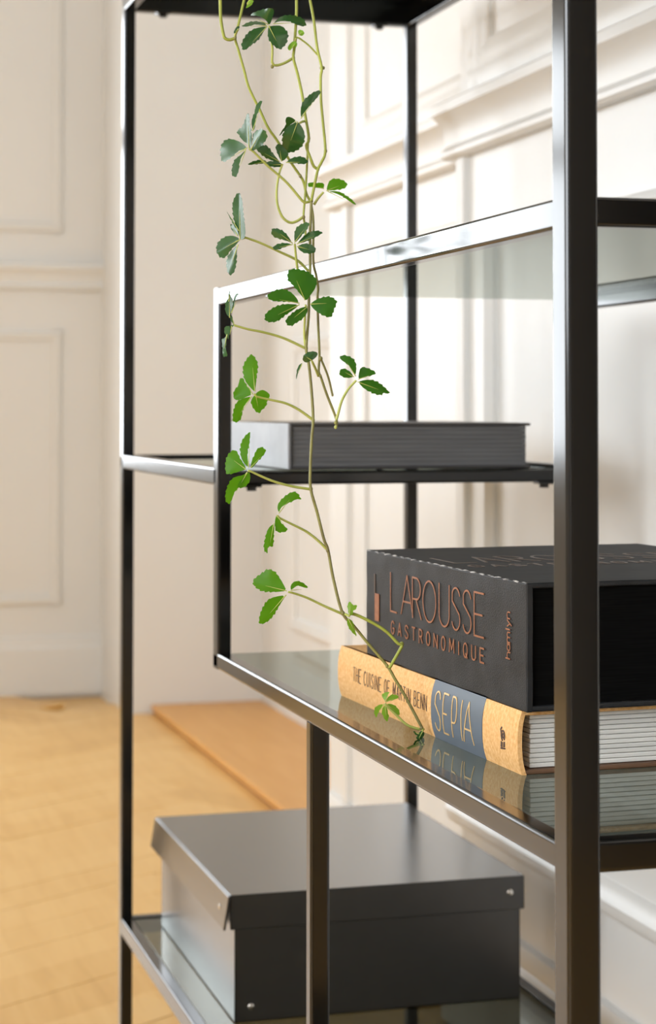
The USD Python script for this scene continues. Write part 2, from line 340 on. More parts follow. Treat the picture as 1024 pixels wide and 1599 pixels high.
bracket(0.432, YL+0.004, 0.456); bracket(0.694, YL+0.004, 0.456); bracket(0.398, 1.52, 0.0925); bracket(0.705, YF+0.012, -0.070)
bracket(0.42, YF+0.012, -0.070); bracket(0.432, YL+0.004, -0.070); bracket(0.694, YL+0.004, -0.070)

# ---------------------------------------------------------------- lettering drawn as strokes
def arc(cx, cy, rx, ry, a0, a1, n=14):
    a = np.radians(np.linspace(a0, a1, n)); return [(cx+rx*math.cos(t), cy+ry*math.sin(t)) for t in a]
def S_(w): return [arc(w*.5, .74, w*.46, .25, 20, 150, 10) + [(w*.10, .66), (w*.5, .52), (w*.88, .38)] + arc(w*.5, .25, w*.46, .25, 0, -160, 12)]
GLYPH = {
 'L': lambda w: [[(0, 1), (0, 0), (w, 0)]], 'A': lambda w: [[(0, 0), (w/2, 1), (w, 0)], [(w*.17, .34), (w*.83, .34)]],
 'R': lambda w: [[(0, 0), (0, 1), (w*.45, 1)] + arc(w*.45, .735, w*.45, .265, 80, -80, 10) + [(0, .47)], [(w*.4, .47), (w, 0)]],
 'O': lambda w: [arc(w/2, .5, w/2, .5, 0, 360, 28)], 'U': lambda w: [[(0, 1), (0, .3)] + arc(w/2, .3, w/2, .3, 180, 360, 12) + [(w, 1)]],
 'S': S_, 'E': lambda w: [[(w, 1), (0, 1), (0, 0), (w, 0)], [(0, .5), (w*.85, .5)]],
 'G': lambda w: [arc(w/2, .5, w/2, .5, 45, 330, 20) + [(w*.95, .45), (w*.55, .45)]], 'T': lambda w: [[(0, 1), (w, 1)], [(w/2, 1), (w/2, 0)]],
 'N': lambda w: [[(0, 0), (0, 1), (w, 0), (w, 1)]], 'M': lambda w: [[(0, 0), (w*.08, 1), (w/2, .25), (w*.92, 1), (w, 0)]], 'I': lambda w: [[(w/2, 0), (w/2, 1)]],
 'Q': lambda w: [arc(w/2, .5, w/2, .5, 0, 360, 28), [(w*.55, .3), (w, -.05)]], 'P': lambda w: [[(0, 0), (0, 1), (w*.45, 1)] + arc(w*.45, .68, w*.5, .32, 80, -80, 10) + [(0, .36)]],
 'H': lambda w: [[(0, 0), (0, 1)], [(w, 0), (w, 1)], [(0, .5), (w, .5)]], 'C': lambda w: [arc(w/2, .5, w/2, .5, 50, 310, 20)], 'F': lambda w: [[(w, 1), (0, 1), (0, 0)], [(0, .5), (w*.8, .5)]],
 'B': lambda w: [[(0, 0), (0, 1), (w*.4, 1)] + arc(w*.4, .76, w*.5, .24, 80, -80, 8) + [(0, .52)], [(w*.4, .52)] + arc(w*.45, .26, w*.55, .26, 80, -80, 8) + [(0, 0)]],
 'h': lambda w: [[(0, 0), (0, 1)], [(0, .4)] + arc(w/2, .4, w/2, .25, 180, 0, 8) + [(w, 0)]], 'a': lambda w: [arc(w/2, .32, w/2, .32, 0, 360, 18), [(w, .64), (w, 0)]],
 'm': lambda w: [[(0, .64), (0, 0)], [(0, .42)] + arc(w*.25, .42, w*.25, .22, 180, 0, 8) + [(w*.5, 0)], [(w*.5, .42)] + arc(w*.75, .42, w*.25, .22, 180, 0, 8) + [(w, 0)]],
 'l': lambda w: [[(w/2, 0), (w/2, 1)]], 'y': lambda w: [[(0, .64), (w*.5, 0)], [(w, .64), (w*.2, -.36)]],
 'n': lambda w: [[(0, .64), (0, 0)], [(0, .4)] + arc(w/2, .4, w/2, .24, 180, 0, 8) + [(w, 0)]]}
def letters(items, h, sw, depth=0.00025):
    """items: (character, x, width) in metres; returns the raised lettering in the xy plane"""
    shapes = []
    for ch, x, w in items:
        for st in GLYPH[ch](w/h):
            shapes.append(affinity.translate(affinity.scale(LineString(st), h, h, origin=(0, 0)), x, 0).buffer(sw/2, quad_segs=3, cap_style='flat' if len(st) < 6 else 'round'))
    return extrude(unary_union(shapes), depth)
def run(text, x0, x1, gap, wide={}):
    u = [wide.get(c, 1.0) if c != ' ' else 0.6 for c in text]; n = len(text)
    unit = (x1-x0) / (sum(u) + gap*(n-1)); x = x0; out = []
    for c, k in zip(text, u):
        if c != ' ': out.append((c, x, k*unit))
        x += (k+gap)*unit
    return out
# spine frame: e1 = reading direction (towards the near end, -y), e2 = up; local x = 0 is the spine face
def on_spine(m, off=0.0001): return to_axes(m, (-off, 0, 0), (0, -1, 0), (0, 0, 1))

# ---------------------------------------------------------------- SEPIA book (lower)
ROT = math.degrees(math.atan2(0.0134, 0.3376))
sep = thing('book', 'thick tan book with a slate grey band around its spine, lying under the black book', 'book', (0.4391, 1.0911, ZG), ROT)
SL, SHH, SW = 0.3376, 0.0385, 0.245
def spine_plate(y0, y1, bulge, th, zpad=0.0):
    """rounded spine skin, from z = 0 to SHH"""
    zs = np.linspace(0.0-zpad, SHH+zpad, 15); s = (zs-SHH/2)/(SHH/2)
    o = -bulge*(1-np.clip(np.abs(s), 0, 1)**2.6)
    poly = Polygon(list(zip(o, zs)) + list(zip(o[::-1]+th, zs[::-1])))
    return to_axes(extrude(poly, y1-y0), (0, y1, 0), (1, 0, 0), (0, 0, 1))
obj('spine', spine_plate(0.0, SL, 0.0030, 0.003), M['kraft'], sep, label='tan spine')
obj('cover', cat_([rbox(0.0, SW, 0.0, SL, SHH-0.0028, SHH, 0.0010)]), M['kraft'], sep)
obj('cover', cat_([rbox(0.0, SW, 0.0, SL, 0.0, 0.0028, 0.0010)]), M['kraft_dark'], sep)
pg = []
nsig = 11
for k in range(nsig):
    z0 = 0.0030 + (SHH-0.006)*k/nsig; z1 = 0.0030 + (SHH-0.006)*(k+1)/nsig
    j = random.uniform(0, 0.0007)
    pg.append(rbox(0.007+random.uniform(0, .001), SW-0.004, 0.0045+j, SL-0.005-j, z0+0.0001, z1-0.0001, 0.0007))
obj('page_block', cat_(pg), M['pages'], sep)
obj('title_band', cat_([spine_plate(0.0540, 0.1415, 0.0034, 0.0036, 0.0004), box(0.0, 0.10, 0.0540, 0.1415, SHH, SHH+0.0004)]), M['band'], sep, label='slate band with gold lettering')
def fit_spine(m, off):
    """lay flat lettering (x reading, y up) on the rounded spine"""
    m = on_spine(m, 0.0)
    v = m.vertices.copy(); s = np.clip((v[:, 2]-SHH/2)/(SHH/2), -1, 1)
    v[:, 0] += -off*(1-np.abs(s)**2.6) - 0.0001
    m.vertices = v; return m
def densify(m, e): 
    v, f = trimesh.remesh.subdivide_to_size(m.vertices, m.faces, e, 8); return trimesh.Trimesh(v, f)
U = lambda u: -u                       # reading coordinate of a point u metres from the near end
hS = 0.0262
Lz = [('S', U(.1345), .0105), ('E', U(.1195), .0085), ('P', U(.1040), .0090), ('I', U(.0895), .003), ('A', U(.0850), .0165)]
m = letters(Lz, hS, 0.00115); m.apply_translation((0, 0.0065, 0)); obj('gold_title', fit_spine(densify(m, .006), 0.0034), M['gold'], sep, smooth=False, label='tall gold title lettering')
m = letters(run('THE CUISINE OF MARTIN BENN', U(.3010), U(.1500), 0.55, {'I': .25, 'M': 1.3, 'N': 1.05}), 0.0102, 0.00062); m.apply_translation((0, 0.0165, 0))
obj('spine_lettering', fit_spine(densify(m, .006), 0.0030), M['ink'], sep, smooth=False, label='dark narrow lettering')
# the publisher's small crest: a curl over two leaves in a loose square
cr = [LineString(arc(0.0, .0078, .0026, .0030, -40, 250, 20)).buffer(.0006), LineString(arc(.0002, .0078, .0011, .0013, 0, 330, 14)).buffer(.0005),
      LineString([(-.0026, .0085), (-.0034, .0112), (-.0022, .0125)]).buffer(.0006), Polygon([(-.0038, .0005), (-.0030, .0042), (-.0006, .0036), (-.0012, .0002)]),
      Polygon([(.0002, .0006), (.0008, .0040), (.0030, .0046), (.0026, .0012)]), LineString([(-.0036, -.0004), (.0028, .0003)]).buffer(.00045)]
m = extrude(unary_union(cr), .00025); m.apply_translation((U(.0215), 0.0128, 0)); obj('crest', fit_spine(m, 0.0030), M['ink'], sep, smooth=False, label='small dark crest')

# ---------------------------------------------------------------- LAROUSSE book (upper)
LL, LH, LW = 0.2873, 0.0775, 0.225
ZL = ZG + SHH + 0.0004
lar = thing('book', 'massive black clothbound book with copper lettering on its spine, resting on the tan book', 'book', (0.4393, 1.084, ZL), ROT)
def worn(m, amp, seed, scale=60):
    m = densify(m, 0.012); v = m.vertices.copy(); v += (meshkit.noise(v*scale, seed)[:, None]-0.5)*amp*np.array([1, .3, 1]); m.vertices = v; return m
obj('spine', worn(rbox(0.0, 0.0045, 0.0, LL, 0.0, LH, 0.0011), 0.0007, 3), M['black_cloth'], lar)
we = np.array([(0.0010 + 0.0003*math.sin(k*1.7), y, LH - 0.0006 + 0.0004*math.sin(k*2.3)) for k, y in enumerate(np.linspace(0.0015, LL-0.0015, 60))])
obj('worn_edge', tube(we, 0.0008, 6), M['scuff'], lar, smooth=True, label='pale scuffed edge')
obj('cover', worn(rbox(0.002, LW, 0.0, LL, LH-0.0035, LH, 0.0012), 0.0004, 4), M['black_cloth'], lar)
obj('cover', rbox(0.002, LW, 0.0, LL, 0.0, 0.0035, 0.0012), M['black_cloth'], lar)
obj('page_block', box(0.0045, LW-0.005, 0.0025, LL-0.003, 0.0034, LH-0.0034), M['black_edge'], lar, smooth=False, label='black page edges')
zz = lambda z: z - ZL
Ll = [('L', U(.2345), .0130), ('A', U(.2130), .0235), ('R', U(.1905), .0170), ('O', U(.1705), .0240), ('U', U(.1405), .0180), ('S', U(.1185), .0150), ('S', U(.0995), .0150), ('E', U(.0800), .0160)]
m = letters(Ll, 0.0278, 0.00125); m.apply_translation((0, zz(-0.1463), 0)); obj('copper_title', on_spine(m, 0.0003), M['copper'], lar, smooth=False, label='tall copper title lettering')
m = letters(run('GASTRONOMIQUE', U(.2330), U(.0640), 1.15, {'I': .2, 'M': 1.3}), 0.0090, 0.0012); m.apply_translation((0, zz(-0.1622), 0))
obj('copper_title', on_spine(m, 0.0003), M['copper'], lar, smooth=False, label='smaller spaced copper lettering')
m = letters(run('hamlyn', 0.0, 0.0285, 0.28, {'m': 1.6, 'l': .35}), 0.0068, 0.0009)
obj('publisher_name', to_axes(m, (-0.0003, 0.0235, zz(-0.1545)), (0, 0, 1), (0, 1, 0)), M['copper'], lar, smooth=False, label='small copper lettering reading upwards')
m = extrude(sbox(U(.2675), zz(-.1565), U(.2585), zz(-.1365)), .0003); m2 = extrude(sbox(U(.2685), zz(-.1365), U(.2668), zz(-.1225)), .0003)
obj('copper_mark', on_spine(m, 0.0003), M['copper'], lar, smooth=False, label='short copper bar'); obj('copper_mark', on_spine(m2, 0.0003), M['faded_foil'], lar, smooth=False)
m = letters(run('LAROUSSE', 0.015, 0.20, 0.45, {'O': 1.3, 'A': 1.1}), 0.045, 0.0022)
obj('cover_title', to_axes(m, (0, 0.15, LH+0.0001), (1, 0, 0), (0, 1, 0)), M['faded_foil'], lar, smooth=False, label='faded lettering on the cover')
m = letters(run('GASTRONOMIQUE', 0.015, 0.20, 0.8, {'I': .2, 'M': 1.3}), 0.016, 0.0018)
obj('cover_title', to_axes(m, (0, 0.115, LH+0.0001), (1, 0, 0), (0, 1, 0)), M['faded_foil'], lar, smooth=False)

# ---------------------------------------------------------------- grey book on the middle shelf
gb = thing('book', 'pale grey book with dark page edges lying on the glass shelf at the middle level', 'book', (0.4558, 1.700, -0.0573), 0.0)
GW, GD, GH = 0.238, 0.245, 0.0425
obj('spine', rbox(0.0, 0.003, 0.0, GD, 0.0, GH, 0.0010), M['grey_cover'], gb, label='pale grey spine')
obj('cover', rbox(0.001, GW, 0.0, GD, GH-0.0028, GH, 0.0010), M['grey_top'], gb); obj('cover', rbox(0.001, GW, 0.0, GD, 0.0, 0.0028, 0.0010), M['grey_top'], gb)
obj('page_block', cat_([box(0.003, GW-0.004, 0.0025+0.0005*(k % 2), GD-0.003, 0.0028+k*0.0041, 0.0028+(k+1)*0.0041-0.0002) for k in range(9)]), M['grey_pages'], gb, smooth=False, label='dark grey page edges')

# ---------------------------------------------------------------- grey storage box on the bottom shelf
bx = thing('storage_box', 'grey cardboard storage box with a lid and small rivets on the bottom glass shelf', 'box', (0.4249, 1.778, -0.5797))
BW, BD, BH = 0.288, 0.352, 0.118
def open_box(x0, x1, y0, y1, z0, z1, t, up):
    L = [rbox(x0, x0+t, y0, y1, z0, z1, .0008), rbox(x1-t, x1, y0, y1, z0, z1, .0008), rbox(x0, x1, y0, y0+t, z0, z1, .0008), rbox(x0, x1, y1-t, y1, z0, z1, .0008)]
    L.append(rbox(x0, x1, y0, y1, z1-t, z1, .0011) if not up else rbox(x0, x1, y0, y1, z0, z0+t, .0008))
    return cat_(L)
obj('body', open_box(0, BW, 0, BD, 0, BH-0.003, .0022, True), M['card'], bx)
flare = rbox(-.0026, 0.0, -.0045, BD+.004, -.032, 0.0, .0010)
flare.apply_transform(trimesh.transformations.rotation_matrix(math.radians(9), (0, 1, 0))); flare.apply_translation((-.0046, 0, BH+.0015))
lid = obj('lid', cat_([open_box(-.005, BW+.003, -.004, BD+.004, BH-.030, BH+.0025, .0022, False), flare]), M['card'], bx)
def rivet(x, y, z, nx, ny, parent):
    s = trimesh.creation.icosphere(2, 1.0); s.apply_scale((0.0011 if nx else .0031, 0.0011 if ny else .0031, .0031)); s.apply_translation((x, y, z))
    obj('rivet', s, M['nickel'], parent, label='shiny metal rivet')
rivet(BW-0.012, -0.0045, BH-0.013, 0, 1, lid); rivet(-0.0098, 0.022, BH-0.014, 1, 0, lid); rivet(0.016, -0.0005, 0.0145, 0, 1, bx)

# ---------------------------------------------------------------- the trailing vine
YV = 1.28
PXM = YV / (F_PX * 0.963)
vine = thing('trailing_vine', 'green trailing vine with five-part toothed leaves hanging down over the shelf front', 'plant')
def depth_at(y): return 1.285 - 0.00004*max(0, y-300) if y < 900 else 1.261 - (y-900)/247*0.0243
def crop(s, x0, y0, sc): return [(x0 + a/sc, y0 + b/sc) for a, b in s]
def P3(pts, dy=0.0, step=3.0, dfun=depth_at):
    S = spline(pts, step); return np.array([at(x, y, dfun(y)+dy) for x, y in S])
STEMS = [  # (points in picture coordinates, width in pixels, depth offset, material, hangs from the top)
 ([(343.7, 0), (344.6, 29), (348.5, 53), (351.5, 60), (359, 62.3), (367, 59.5)], 5.0, 0, 'stem_green', True),
 ([(381, 0), (377, 17.6), (372, 39), (367, 58.6), (372, 78), (380.8, 109), (388.6, 137), (406, 173), (418, 198.6), (433.5, 221), (455, 255), (468.7, 274.8), (474, 285), (478, 302), (484, 313.7)], 4.2, 0.004, 'stem_green', True),
 ([(486, 313.7), (485, 338.8), (484, 368), (484, 422.8), (482.5, 440), (482, 470), (481.5, 493.8), (478, 543.5), (482, 569), (486, 608), (488.8, 655), (486.7, 683), (484.5, 730), (485, 763), (494.7, 799), (505.6, 842), (512, 859), (520.6, 905), (534.7, 957), (552.8, 978), (574.7, 1005), (603.6, 1038.8), (616.3, 1060), (633, 1088), (658, 1135)], 4.6, -0.002, 'stem', False),
 ([(462.8, 0), (462.8, 19.5), (461, 49), (459, 78), (458, 91), (464.8, 117), (471.6, 148.4), (475.5, 175), (482, 216), (478, 228), (484, 245.5), (490, 260), (496.5, 264)], 4.6, -0.003, 'stem_green', True),
 ([(481, 216), (479.6, 249), (478, 279), (476, 308), (473.8, 337), (476, 352), (477.5, 375)], 3.6, 0.003, 'stem_green', False),
 ([(484, 0), (490, 33), (495, 74), (502, 105.5), (500.5, 121), (501, 156), (503.8, 189), (507.7, 235.7), (502, 253), (496.5, 264), (491.8, 284.5), (486, 313.7)], 4.4, -0.006, 'stem_green', True),
 ([(485, 316), (489, 345), (489, 407), (493.5, 430), (496.6, 450), (495.6, 463), (496.4, 502), (498.5, 553), (497.4, 580), (500.5, 588), (510, 615.7), (525, 655), (524, 668)], 4.0, 0.004, 'stem', False),
 ([(500, 558), (512, 588), (519, 616.7)], 3.4, 0.004, 'stem', False),
 ([(547, 958), (557, 960.5), (582.5, 973), (604, 987), (621.6, 1005), (627.5, 1007.5), (623, 1017), (615, 1031), (608, 1043)], 5.0, -0.006, 'stem_green', False),
 ([(496, 86), (482, 71), (467, 59.6), (462, 58)], 2.8, -0.005, 'stem_green', False),
]
POT = np.array([0.505, 1.30, 0.4865])
for i, (pts, w, dy, mt, top) in enumerate(STEMS):
    Q = P3(pts, dy)
    if top:
        a = Q[0]; y = a[1]
        up = spline([POT + (-.03, -0.02+i*0.008, .085), (0.44, y, .545), (0.395, y, .525), (0.376, y, .498), (0.5*(0.372+a[0]), y, .43), a + (0, 0, .05), a], .012)
        Q = np.vstack([up[:-1], Q])
    obj('stem', tube(Q, w*PXM/2, 8), M[mt], vine, smooth=True)
NODES = [(367, 59.5, 4.0), (458, 91, 4.5), (502, 106, 5.0), (505, 106, 3.5), (482, 216, 4), (508, 236, 4.5), (496.5, 264, 4.2), (468.7, 275, 4), (486, 314, 4.5), (474, 339, 4.2), (483, 424, 4), (478, 544, 4.5), (501, 560, 4.5), (500, 587, 3.6), (489, 656, 4.0), (485.5, 763.5, 4.4), (511.5, 859.5, 4.4), (535, 957.5, 5.0), (604, 1040, 4.4), (627, 1006, 5.5), (524, 660, 4.2), (524, 667, 4.0), (519, 617, 2.8), (425, 104, 4.2), (658, 1137, 4.6)]
nm = []
for x, y, d in NODES:
    s = trimesh.creation.icosphere(2, d*PXM/2*1.25); s.apply_scale((1, 1, 1.25)); s.apply_translation(at(x, y, depth_at(y)-.002)); nm.append(s)
for k, s in enumerate(nm): obj('node', s, M['stem' if k not in (19, 21) else 'stalk'], vine, smooth=True)

def chaikin(P, n=1):
    P = np.asarray(P, float)
    for _ in range(n):
        Q = np.roll(P, -1, 0); P = np.stack([.75*P+.25*Q, .25*P+.75*Q], 1).reshape(-1, 2)
    return P
def leaflet(pts, hub, Y, tilt, twist, fold, curl, seed, teeth=1.9, turned=False):
    """outline (picture coordinates) to a curved toothed blade at depth Y; tilt along, twist across, fold at the midrib, curl at the tip"""
    P = np.array(pts, float); hub = np.array(hub, float)
    b = P[np.argmin(np.linalg.norm(P-hub, axis=1))]; t = P[np.argmax(np.linalg.norm(P-b, axis=1))]
    L = np.linalg.norm(t-b); ax = (t-b)/L; nx = np.array([-ax[1], ax[0]])
    O = chaikin(P, 1); ring = LineString(np.vstack([O, O[:1]])); n = max(24, int(ring.length/2.0))
    R = np.array([ring.interpolate(k/n, normalized=True).coords[0] for k in range(n)])
    s = (R-b)@ax/L; c = R.mean(0); out = R-c; out /= np.linalg.norm(out, axis=1, keepdims=True)+1e-9
    saw = (np.arange(n) % 4)/3.0 - 0.5
    R = R + out*(saw*teeth*np.clip((s-0.18)*4, 0, 1)*min(1, L/45))[:, None]
    pg = Polygon(R).buffer(0)
    if pg.geom_type == 'MultiPolygon': pg = max(pg.geoms, key=lambda g: g.area)
    R = np.array(pg.exterior.coords)[:-1]
    x0, y0, x1, y1 = pg.bounds; g = []
    inner = pg.buffer(-1.6)
    for yy in np.arange(y0, y1, 3.0):
        for xx in np.arange(x0 + (1.5 if int((yy-y0)/3) % 2 else 0), x1, 3.0):
            if inner.contains(Point(xx, yy)): g.append((xx, yy))
    A = np.vstack([R, np.array(g).reshape(-1, 2)]); tri = Delaunay(A).simplices
    cen = A[tri].mean(1); keep = [pg.contains(Point(*q)) for q in cen]; tri = tri[keep]
    s = (A-b)@ax/L; u = (A-b)@nx
    hw = max(1e-6, np.abs(u).max())
    dep = (tilt*s*L + twist*u - fold*np.abs(u) - curl*L*s*s + 0.10*hw*np.sin(9*s+seed)*(u/hw)**2)*PXM
    if turned:                                    # leaves turned to face the left window
        dep = ((0.74 + 0.12*math.sin(seed*2.7))*(A-b)[:, 0] - 0.22*np.abs(u) + 0.06*hw*np.sin(7*s+seed)*(u/hw)**2 - 0.03*(A-b)[:, 1])*PXM
    V = np.array([at(q[0], q[1], Y-d) for q, d in zip(A, dep)])
    m = trimesh.Trimesh(V, tri, process=False)
    used = np.unique(m.faces); m.update_vertices(np.isin(np.arange(len(V)), used))
    nrm = m.face_normals.mean(0)
    if nrm[1] > 0: m.invert()
    rs = np.linspace(0.0, 0.62, 9); rp = b + rs[:, None]*(t-b)
    rd = (tilt*rs*L - curl*L*rs*rs)*PXM + 0.00025
    if turned: rd = ((0.74 + 0.12*math.sin(seed*2.7))*(rp-b)[:, 0] - 0.03*(rp-b)[:, 1])*PXM + 0.0002
    rib = tube([at(q[0], q[1], Y-d) for q, d in zip(rp, rd)], 0.85*PXM, 6, 0.12*PXM)
    return m, rib
c1 = lambda s: crop(s, 330, 0, 5.12); c2 = lambda s: crop(s, 330, 140, 5.12); c3 = lambda s: crop(s, 400, 220, 5.12); c4 = lambda s: crop(s, 320, 290, 5.12)
c5 = lambda s: crop(s, 380, 400, 6.4); c6 = lambda s: crop(s, 440, 520, 5.12); c7 = lambda s: crop(s, 340, 540, 5.69); c8 = lambda s: crop(s, 340, 660, 5.69)
b1 = lambda s: crop(s, 390, 750, 6.4); b2 = lambda s: crop(s, 380, 870, 5.69); b3 = lambda s: crop(s, 520, 920, 6.4); b4 = lambda s: crop(s, 570, 1060, 8.53); b5 = lambda s: crop(s, 330, 440, 12.3)
